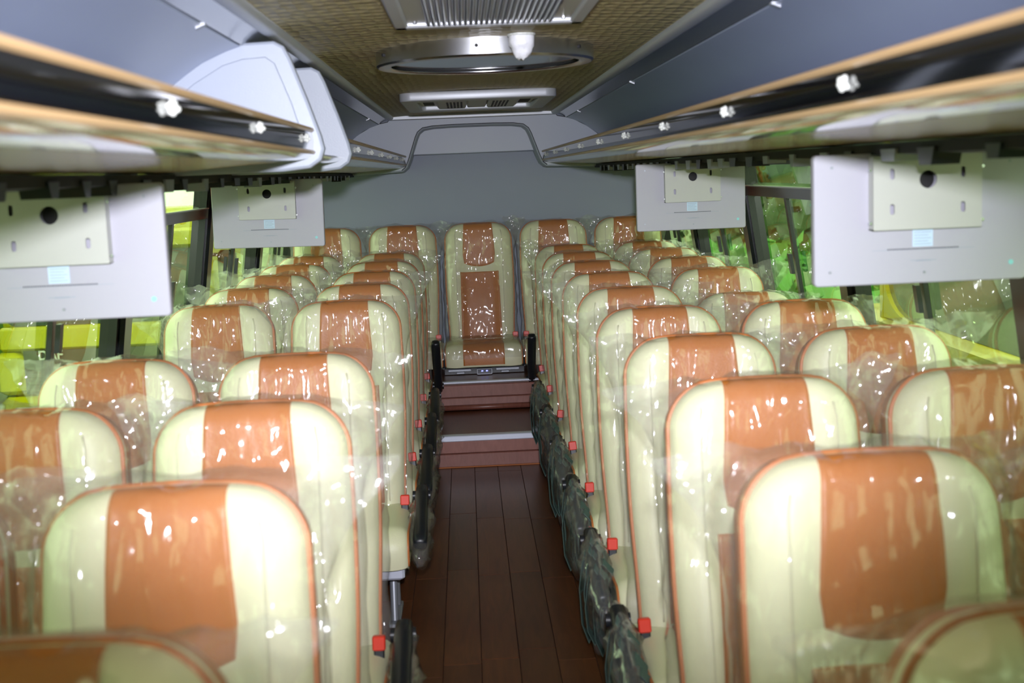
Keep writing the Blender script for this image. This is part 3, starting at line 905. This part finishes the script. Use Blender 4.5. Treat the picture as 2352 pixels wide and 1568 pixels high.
def belt(seed):
    rr = random.Random(seed)
    g = G()
    for k in range(7):
        x = rr.uniform(-0.026, 0.026); y = -0.10 - 0.032 * k + rr.uniform(-0.02, 0.02)
        zb = rr.uniform(-0.27, -0.17)
        pts = [(x * 0.4, y + 0.05, 0.030), (x * 0.8, y + 0.02, 0.045), (x + 0.022, y, 0.02), (x + 0.028, y - 0.012, -0.06), (x + 0.02, y - 0.02, zb * 0.7), (x, y - 0.03, zb),
               (x - 0.022, y - 0.035, zb * 0.7), (x - 0.028, y - 0.03, -0.05), (x - 0.018, y - 0.02, 0.03)]
        # flat webbing: a ribbon 28 mm wide
        wv = Vector((0.25, 1, 0.1)).normalized() * 0.014
        n = len(pts)
        a = [Vector(p) + wv for p in pts]; b = [Vector(p) - wv for p in pts]
        c = [p + Vector((0.0018, 0, 0.0012)) for p in b]; d_ = [p + Vector((0.0018, 0, 0.0012)) for p in a]
        g.loft([[a[i], b[i], c[i], d_[i]] for i in range(n)], True, True)
    return g.me('seat_belt', 'strap', True, 50)
BELTS = [belt(i) for i in range(4)]
def buckle_me():
    return G().rbox(-0.016, 0.016, -0.012, 0.012, 0.0, 0.036, 0.003).me('buckle', 'red')
BUCK = buckle_me()
BSTEM = G().rbox(-0.013, 0.013, -0.009, 0.009, -0.07, 0.004, 0.003).me('buckle_stem', 'black_plastic')

SEATN = [0]
def seat(x, ytop, label, group, side=0, aisle=False, z=0.0, kind='row', arm='down', recline=0.0, legs=True, rz=0.0):
    n = SEATN[0]; SEATN[0] += 1
    rr = random.Random(100 + n)
    t = thing('bus_seat', label, 'seat', (x, ytop - BL * math.sin(TILT), z), group, (0, 0, rz))
    pv = Matrix.Translation((0, 0, BZ)) @ Matrix.Rotation(-recline, 4, 'X') @ Matrix.Translation((0, 0, -BZ))
    bk = put('backrest', SM['backrest'], t)
    for nm, key in (('back_shell', 'back_shell'), ('piping', 'piping'), ('headrest_panel', 'headrest_panel'), ('lumbar_panel', 'lumbar_panel'), ('seam', 'seam_a'), ('seam', 'seam_b')):
        put(nm, SM[key], bk)
    cv = put('plastic_cover', BAGS[(n * 5 + n // 8) % 8], t)
    if rr.random() < 0.5:
        cv.scale = (-1, 1, 1)
    if recline:
        bk.matrix_local = pv
        cv.matrix_local = pv @ cv.matrix_local.copy() if cv.scale.x > 0 else pv
    cu = put('cushion', SM['cushion'], t)
    put('cushion_panel', SM['cushion_panel'], cu)
    put('cushion_piping', SM['cpipe_a'], cu); put('cushion_piping', SM['cpipe_b'], cu)
    put('hinge_cover', SM['hinge'], t)
    if legs:
        put('seat_base', SM['seat_base'], t)
        put('leg', SM['leg_a'], t); put('leg', SM['leg_b'], t)
    if kind == 'rear':
        t.scale = (1.06, 1, 1)
        put('cushion_cover', CBAG, t)
    if side:                      # side = direction (in x) of the aisle seen from this seat
        b = put('buckle', BUCK, t, (side * 0.196, -0.10, 0.385), (math.radians(-8), math.radians(rr.uniform(-8, 8)), 0))
        put('buckle_stem', BSTEM, b)
    if aisle:
        dz = -math.radians(13) if arm == 'down' else math.radians(52)
        a = put('armrest', ARM, t, (side * 0.257, -0.055, 0.405 if arm == 'down' else 0.335), (-dz, 0, 0))
        put('pivot', PIVOT, a)
        if arm == 'down' and side < 0:            # right hand seats: belts bundled in a bag over the armrest
            put('seat_belt', BELTS[n % 4], a)
            put('armrest_cover', LBAGS[n % 4], a)
        elif arm == 'down':
            put('armrest_cover', ABAGS[n % 3], a)
    return t

ORD = ['first', 'second', 'third', 'fourth', 'fifth', 'sixth', 'seventh', 'eighth', 'ninth', 'tenth']
for k in range(-1, 9):
    y = 1.885 + 0.705 * k
    last = k == 8
    seat(0.53, y, 'cream and tan seat in clear plastic, right aisle column, %s row from camera' % ORD[k + 1], 'bus seats in rows', -1, True, arm='up' if last else 'down', rz=math.radians(0.0))
    if k >= 0:
        rec = math.radians(14) if k == 4 else 0.0
        lab = 'cream and tan seat in clear plastic, right window column, %s row from camera' % ORD[k + 1]
        if rec:
            lab = 'reclined cream and tan seat in clear plastic, right window column, %s row' % ORD[k + 1]
        seat(1.0, y, lab, 'bus seats in rows', -1, False, recline=rec)
i = 0
for k in (-1, 0, 1, 2, 4, 5, 6, 7, 8):
    y = 1.885 + 0.692 * k + (0.035 if k < 0 else 0)
    seat(-0.53, y, 'cream and tan seat in clear plastic, left aisle column, %s row from camera' % ORD[i], 'bus seats in rows', 1, True, arm='up' if k == 8 else 'down')
    if k >= 0:
        seat(-1.0, y + 0.02, 'cream and tan seat in clear plastic, left window column, %s row from camera' % ORD[i], 'bus seats in rows', 1, False)
    i += 1
for x, nm in ((-0.965, 'far left of the rear bench row'), (-0.483, 'left of the middle seat in the rear row'), (0.0, 'middle of the rear row, facing the aisle'), (0.483, 'right of the middle seat in the rear row'), (0.965, 'far right of the rear bench row')):
    seat(x, 8.12, 'cream and tan seat in clear plastic, %s' % nm, 'rear row seats', 1 if x <= 0 else -1, False, z=0.13, kind='rear', legs=False)

# dark base with a USB outlet under the middle rear seat
t = thing('rear_seat_plinth', 'black plinth under the rear middle seat, above the upper step', 'plinth', (0, 7.52, 0.345))
put('panel', G().box(-0.24, 0.24, 0.02, 0.30, 0.0, 0.034).me('panel', 'black_frame'), t)
for x0, x1, z0, z1 in ((-0.22, -0.08, 0.018, 0.032), (0.07, 0.21, 0.018, 0.032), (-0.17, -0.12, 0.004, 0.014), (0.10, 0.15, 0.004, 0.014)):
    put('hinge_plate', G().rbox(x0, x1, 0.008, 0.02, z0, z1, 0.002).me('hinge_plate', 'grey_metal'), t)
t = thing('usb_outlet', 'small black outlet with two blue-lit sockets under the rear middle seat', 'outlet', (0.0, 7.50, 0.346))
put('bezel', plate('bezel', [rrect(-0.045, 0.045, 0.0, 0.034, 0.004, 3), rrect(-0.042, 0.042, 0.003, 0.031, 0.003, 3)], 0.008, 'grey_metal'), t)
put('faceplate', G().box(-0.0425, 0.0425, 0.0, 0.012, 0.003, 0.031).me('faceplate', 'socket_dark'), t)
for x in (-0.014, 0.014):
    so = put('socket', G().box(x - 0.006, x + 0.006, -0.002, 0.0, 0.017, 0.024).me('socket', 'blue_led'), t)

# ------------------------------------------------------------------ outside
GZ = -1.25
struct(put('ground', G().box(-40, 40, -12, 60, GZ - 0.1, GZ).me('ground', 'ground')))
def truck_front(loc, label):
    t = thing('truck', label, 'truck', loc)
    W2 = 1.15
    z = lambda h: h - loc[2]
    put('cab', G().rbox(-W2, W2, 0.06, 2.0, z(-0.75), z(1.30), 0.12).me('cab', 'yellow_paint', True, 40), t)
    put('roof_visor', G().rbox(-W2 - 0.02, W2 + 0.02, -0.10, 0.10, z(0.90), z(1.10), 0.03).me('roof_visor', 'yellow_paint', True, 40), t)
    ws = put('windscreen', plate('windscreen', [rrect(-W2 + 0.09, W2 - 0.09, z(0.12), z(0.88), 0.10, 5)], 0.04, 'truck_glass'), t, (0, 0.045, 0))
    for s in (-1, 1):
        put('wiper', G().tube([(s * 0.1, 0.01, z(0.14)), (s * 0.55, 0.0, z(0.42))], 0.012, 6).me('wiper', 'rubber'), ws)
    put('front_panel', G().rbox(-W2, W2, -0.02, 0.08, z(-0.15), z(0.11), 0.03).me('front_panel', 'yellow_paint', True, 40), t)
    put('grille', G().box(-W2 + 0.25, W2 - 0.25, 0.0, 0.07, z(-0.62), z(-0.15)).me('grille', 'truck_grille'), t)
    for k in range(4):
        put('grille_slat', G().rbox(-W2 + 0.27, W2 - 0.27, -0.02, 0.01, z(-0.60 + 0.08 * k), z(-0.56 + 0.08 * k), 0.01).me('grille_slat', 'truck_grille'), t)
    for s in (-1, 1):
        put('corner_panel', G().rbox(min(s * (W2 - 0.25), s * (W2 + 0.05)), max(s * (W2 - 0.25), s * (W2 + 0.05)), -0.05, 0.35, z(-0.62), z(-0.16), 0.05).me('corner_panel', 'yellow_paint', True, 40), t)
        put('mirror', G().rbox(min(s * (W2 + 0.1), s * (W2 + 0.3)), max(s * (W2 + 0.1), s * (W2 + 0.3)), -0.1, 0.0, z(0.25), z(0.85), 0.04).tube([(s * W2, 0, z(0.8)), (s * (W2 + 0.2), -0.05, z(0.8))], 0.02, 6).me('mirror', 'black_plastic'), t)
        put('wheel', G().tube([(s * 0.85, 0.7, z(-0.80)), (s * 1.12, 0.7, z(-0.80))], 0.45, 24).me('wheel', 'rubber'), t)
    bu = put('bumper', G().rbox(-W2, W2, -0.1, 0.25, z(-0.98), z(-0.64), 0.05).me('bumper', 'yellow_paint', True, 40), t)
    for s in (-1, 1):
        put('headlamp', G().rbox(s * 0.85 - 0.16, s * 0.85 + 0.16, -0.12, -0.08, z(-0.9), z(-0.74), 0.02).me('headlamp', 'white_plastic'), bu)
    put('lettering', text_mesh('DAF', 0.14, 0.008, 'letter_grey'), t, (-0.60, -0.035, z(-0.245)))
    return t
truck_front((-3.98, 13.55, GZ), 'yellow truck cab with grey lettering outside the left windows')

def van(loc, label):
    """yellow van standing parallel to the bus; its near side is at local x = 0"""
    t = thing('van', label, 'van', loc)
    z = lambda h: h - loc[2]
    L0, L1 = -5.2, 0.0
    bl, rf = 0.60, 1.45
    put('lower_body', G().rbox(0.0, 1.8, L0, L1 + 0.5, z(-1.0), z(bl), 0.05).me('lower_body', 'van_yellow', True, 40), t)
    for y in (L1 - 0.10, L0 + 1.7):
        put('window_pillar', G().rbox(0.02, 0.10, y, y + 0.085, z(bl - 0.04), z(rf), 0.015).me('window_pillar', 'van_yellow', True, 40), t)
        put('window_pillar', G().rbox(1.7, 1.78, y, y + 0.085, z(bl - 0.04), z(rf), 0.015).me('window_pillar', 'van_yellow', True, 40), t)
    g = G()
    n = 6          # rounded lower window corner
    for k in range(n):
        a0 = math.pi / 2 * k / n; a1 = math.pi / 2 * (k + 1) / n
        f = lambda a: (L1 - 0.10 - 0.42 * (1 - math.sin(a)), z(bl) + 0.42 * (1 - math.cos(a)) * 0.6)
        (ya, za), (yb, zb) = f(a0), f(a1)
        g.loft([[(0.02, ya, z(bl) - 0.02), (0.02, yb, z(bl) - 0.02), (0.02, yb, zb), (0.02, ya, za)], [(0.08, ya, z(bl) - 0.02), (0.08, yb, z(bl) - 0.02), (0.08, yb, zb), (0.08, ya, za)]], True, True)
    put('corner_fillet', g.me('corner_fillet', 'van_yellow', True, 40), t)
    put('roof', G().rbox(0.0, 1.8, L0 + 1.6, L1 + 0.1, z(rf), z(rf + 0.12), 0.05).me('roof', 'van_yellow', True, 40), t)
    put('side_glass', G().box(0.045, 0.055, L0 + 1.78, L1 - 0.1, z(bl), z(rf)).me('side_glass', 'truck_glass'), t)
    for y in (L0 + 0.8, L1 - 0.7):
        put('wheel', G().tube([(0.0, y, z(-0.90)), (0.22, y, z(-0.90))], 0.34, 24).me('wheel', 'rubber'), t)
    return t
van((2.43, 7.65, GZ), 'yellow van parked beside the bus outside the right windows')

def hedge(x0, x1, y0, y1, h, label, seed):
    o1 = Vector((seed, 2, 3))
    g = G()
    rr = random.Random(seed)
    n = int(900 * max(1, (x1 - x0) * (y1 - y0) / 8))
    for k in range(min(n, 2600)):
        c = Vector((rr.uniform(x0, x1), rr.uniform(y0, y1), GZ + rr.uniform(0.05, 1) ** 0.7 * h))
        s_ = rr.uniform(0.10, 0.24)
        a = Vector((rr.gauss(0, 1), rr.gauss(0, 1), rr.gauss(0, 1))).normalized() * s_
        b = a.cross(Vector((rr.gauss(0, 1), rr.gauss(0, 1), rr.gauss(0, 1)))).normalized() * s_ * 0.6
        g.add([c - a, c + b, c + a, c - b], [(0, 1, 2, 3)])
    o = put('hedge', g.me('hedge', 'leaf'))
    o['kind'] = 'stuff'
    return tag(o, label, 'hedge')
hedge(3.6, 5.6, 9.0, 22.0, 1.45, 'bright green hedge seen through the right windows', 5)
hedge(-9.0, -5.6, 12.0, 18.0, 2.2, 'bright green hedge beside the yellow truck outside left', 6)
def tree_line(x, y0, y1, h, label):
    rr = random.Random(3)
    g = G()
    n = int((y1 - y0) * 1.2)
    for k in range(n):            # lumpy solid crowns side by side, with loose leaves over them
        cy = y0 + (y1 - y0) * k / (n - 1)
        cx = x + rr.uniform(0.0, 0.8); R = rr.uniform(0.9, 1.3); H = h * rr.uniform(0.85, 1.1)
        rings = []
        for j in range(9):
            f = j / 8
            R2 = R * (0.55 + 0.6 * math.sin(math.pi * min(1, f * 0.9 + 0.1)))
            rings.append([(cx + R2 * math.cos(2 * math.pi * q / 14) * (1 + 0.35 * noise.noise(Vector((q, j, k)) * 0.9)), cy + R2 * math.sin(2 * math.pi * q / 14) * (1 + 0.35 * noise.noise(Vector((q, j, k)) * 0.9 + Vector((9, 0, 0)))), GZ + f * H) for q in range(14)])
        g.loft(rings, False, True)
    for k in range(5000):
        c = Vector((x + rr.gauss(-0.5, 0.5), rr.uniform(y0, y1), GZ + rr.uniform(0, h * 1.08)))
        s_ = rr.uniform(0.08, 0.22)
        a = Vector((rr.gauss(0, 1), rr.gauss(0, 1), rr.gauss(0, 1))).normalized() * s_
        b = a.cross(Vector((rr.gauss(0, 1), rr.gauss(0, 1), rr.gauss(0, 1)))).normalized() * s_ * 0.6
        g.add([c - a, c + b, c + a, c - b], [(0, 1, 2, 3)])
    o = put('tree_line', g.me('tree_line', 'dark_leaf'))
    o['kind'] = 'stuff'
    return tag(o, label, 'trees')
mat('dark_leaf', (0.07, 0.13, 0.035), 0.7, var=0.6, vscale=1.5)
tree_line(8.0, 4.0, 42.0, 6.5, 'dark green line of trees far outside the right windows')
g = G().box(-14, -9.4, 8, 30, GZ, 3.2)
tag(put('boundary_wall', g.me('boundary_wall', 'pale_wall')), 'pale boundary wall far behind the left windows', 'wall')
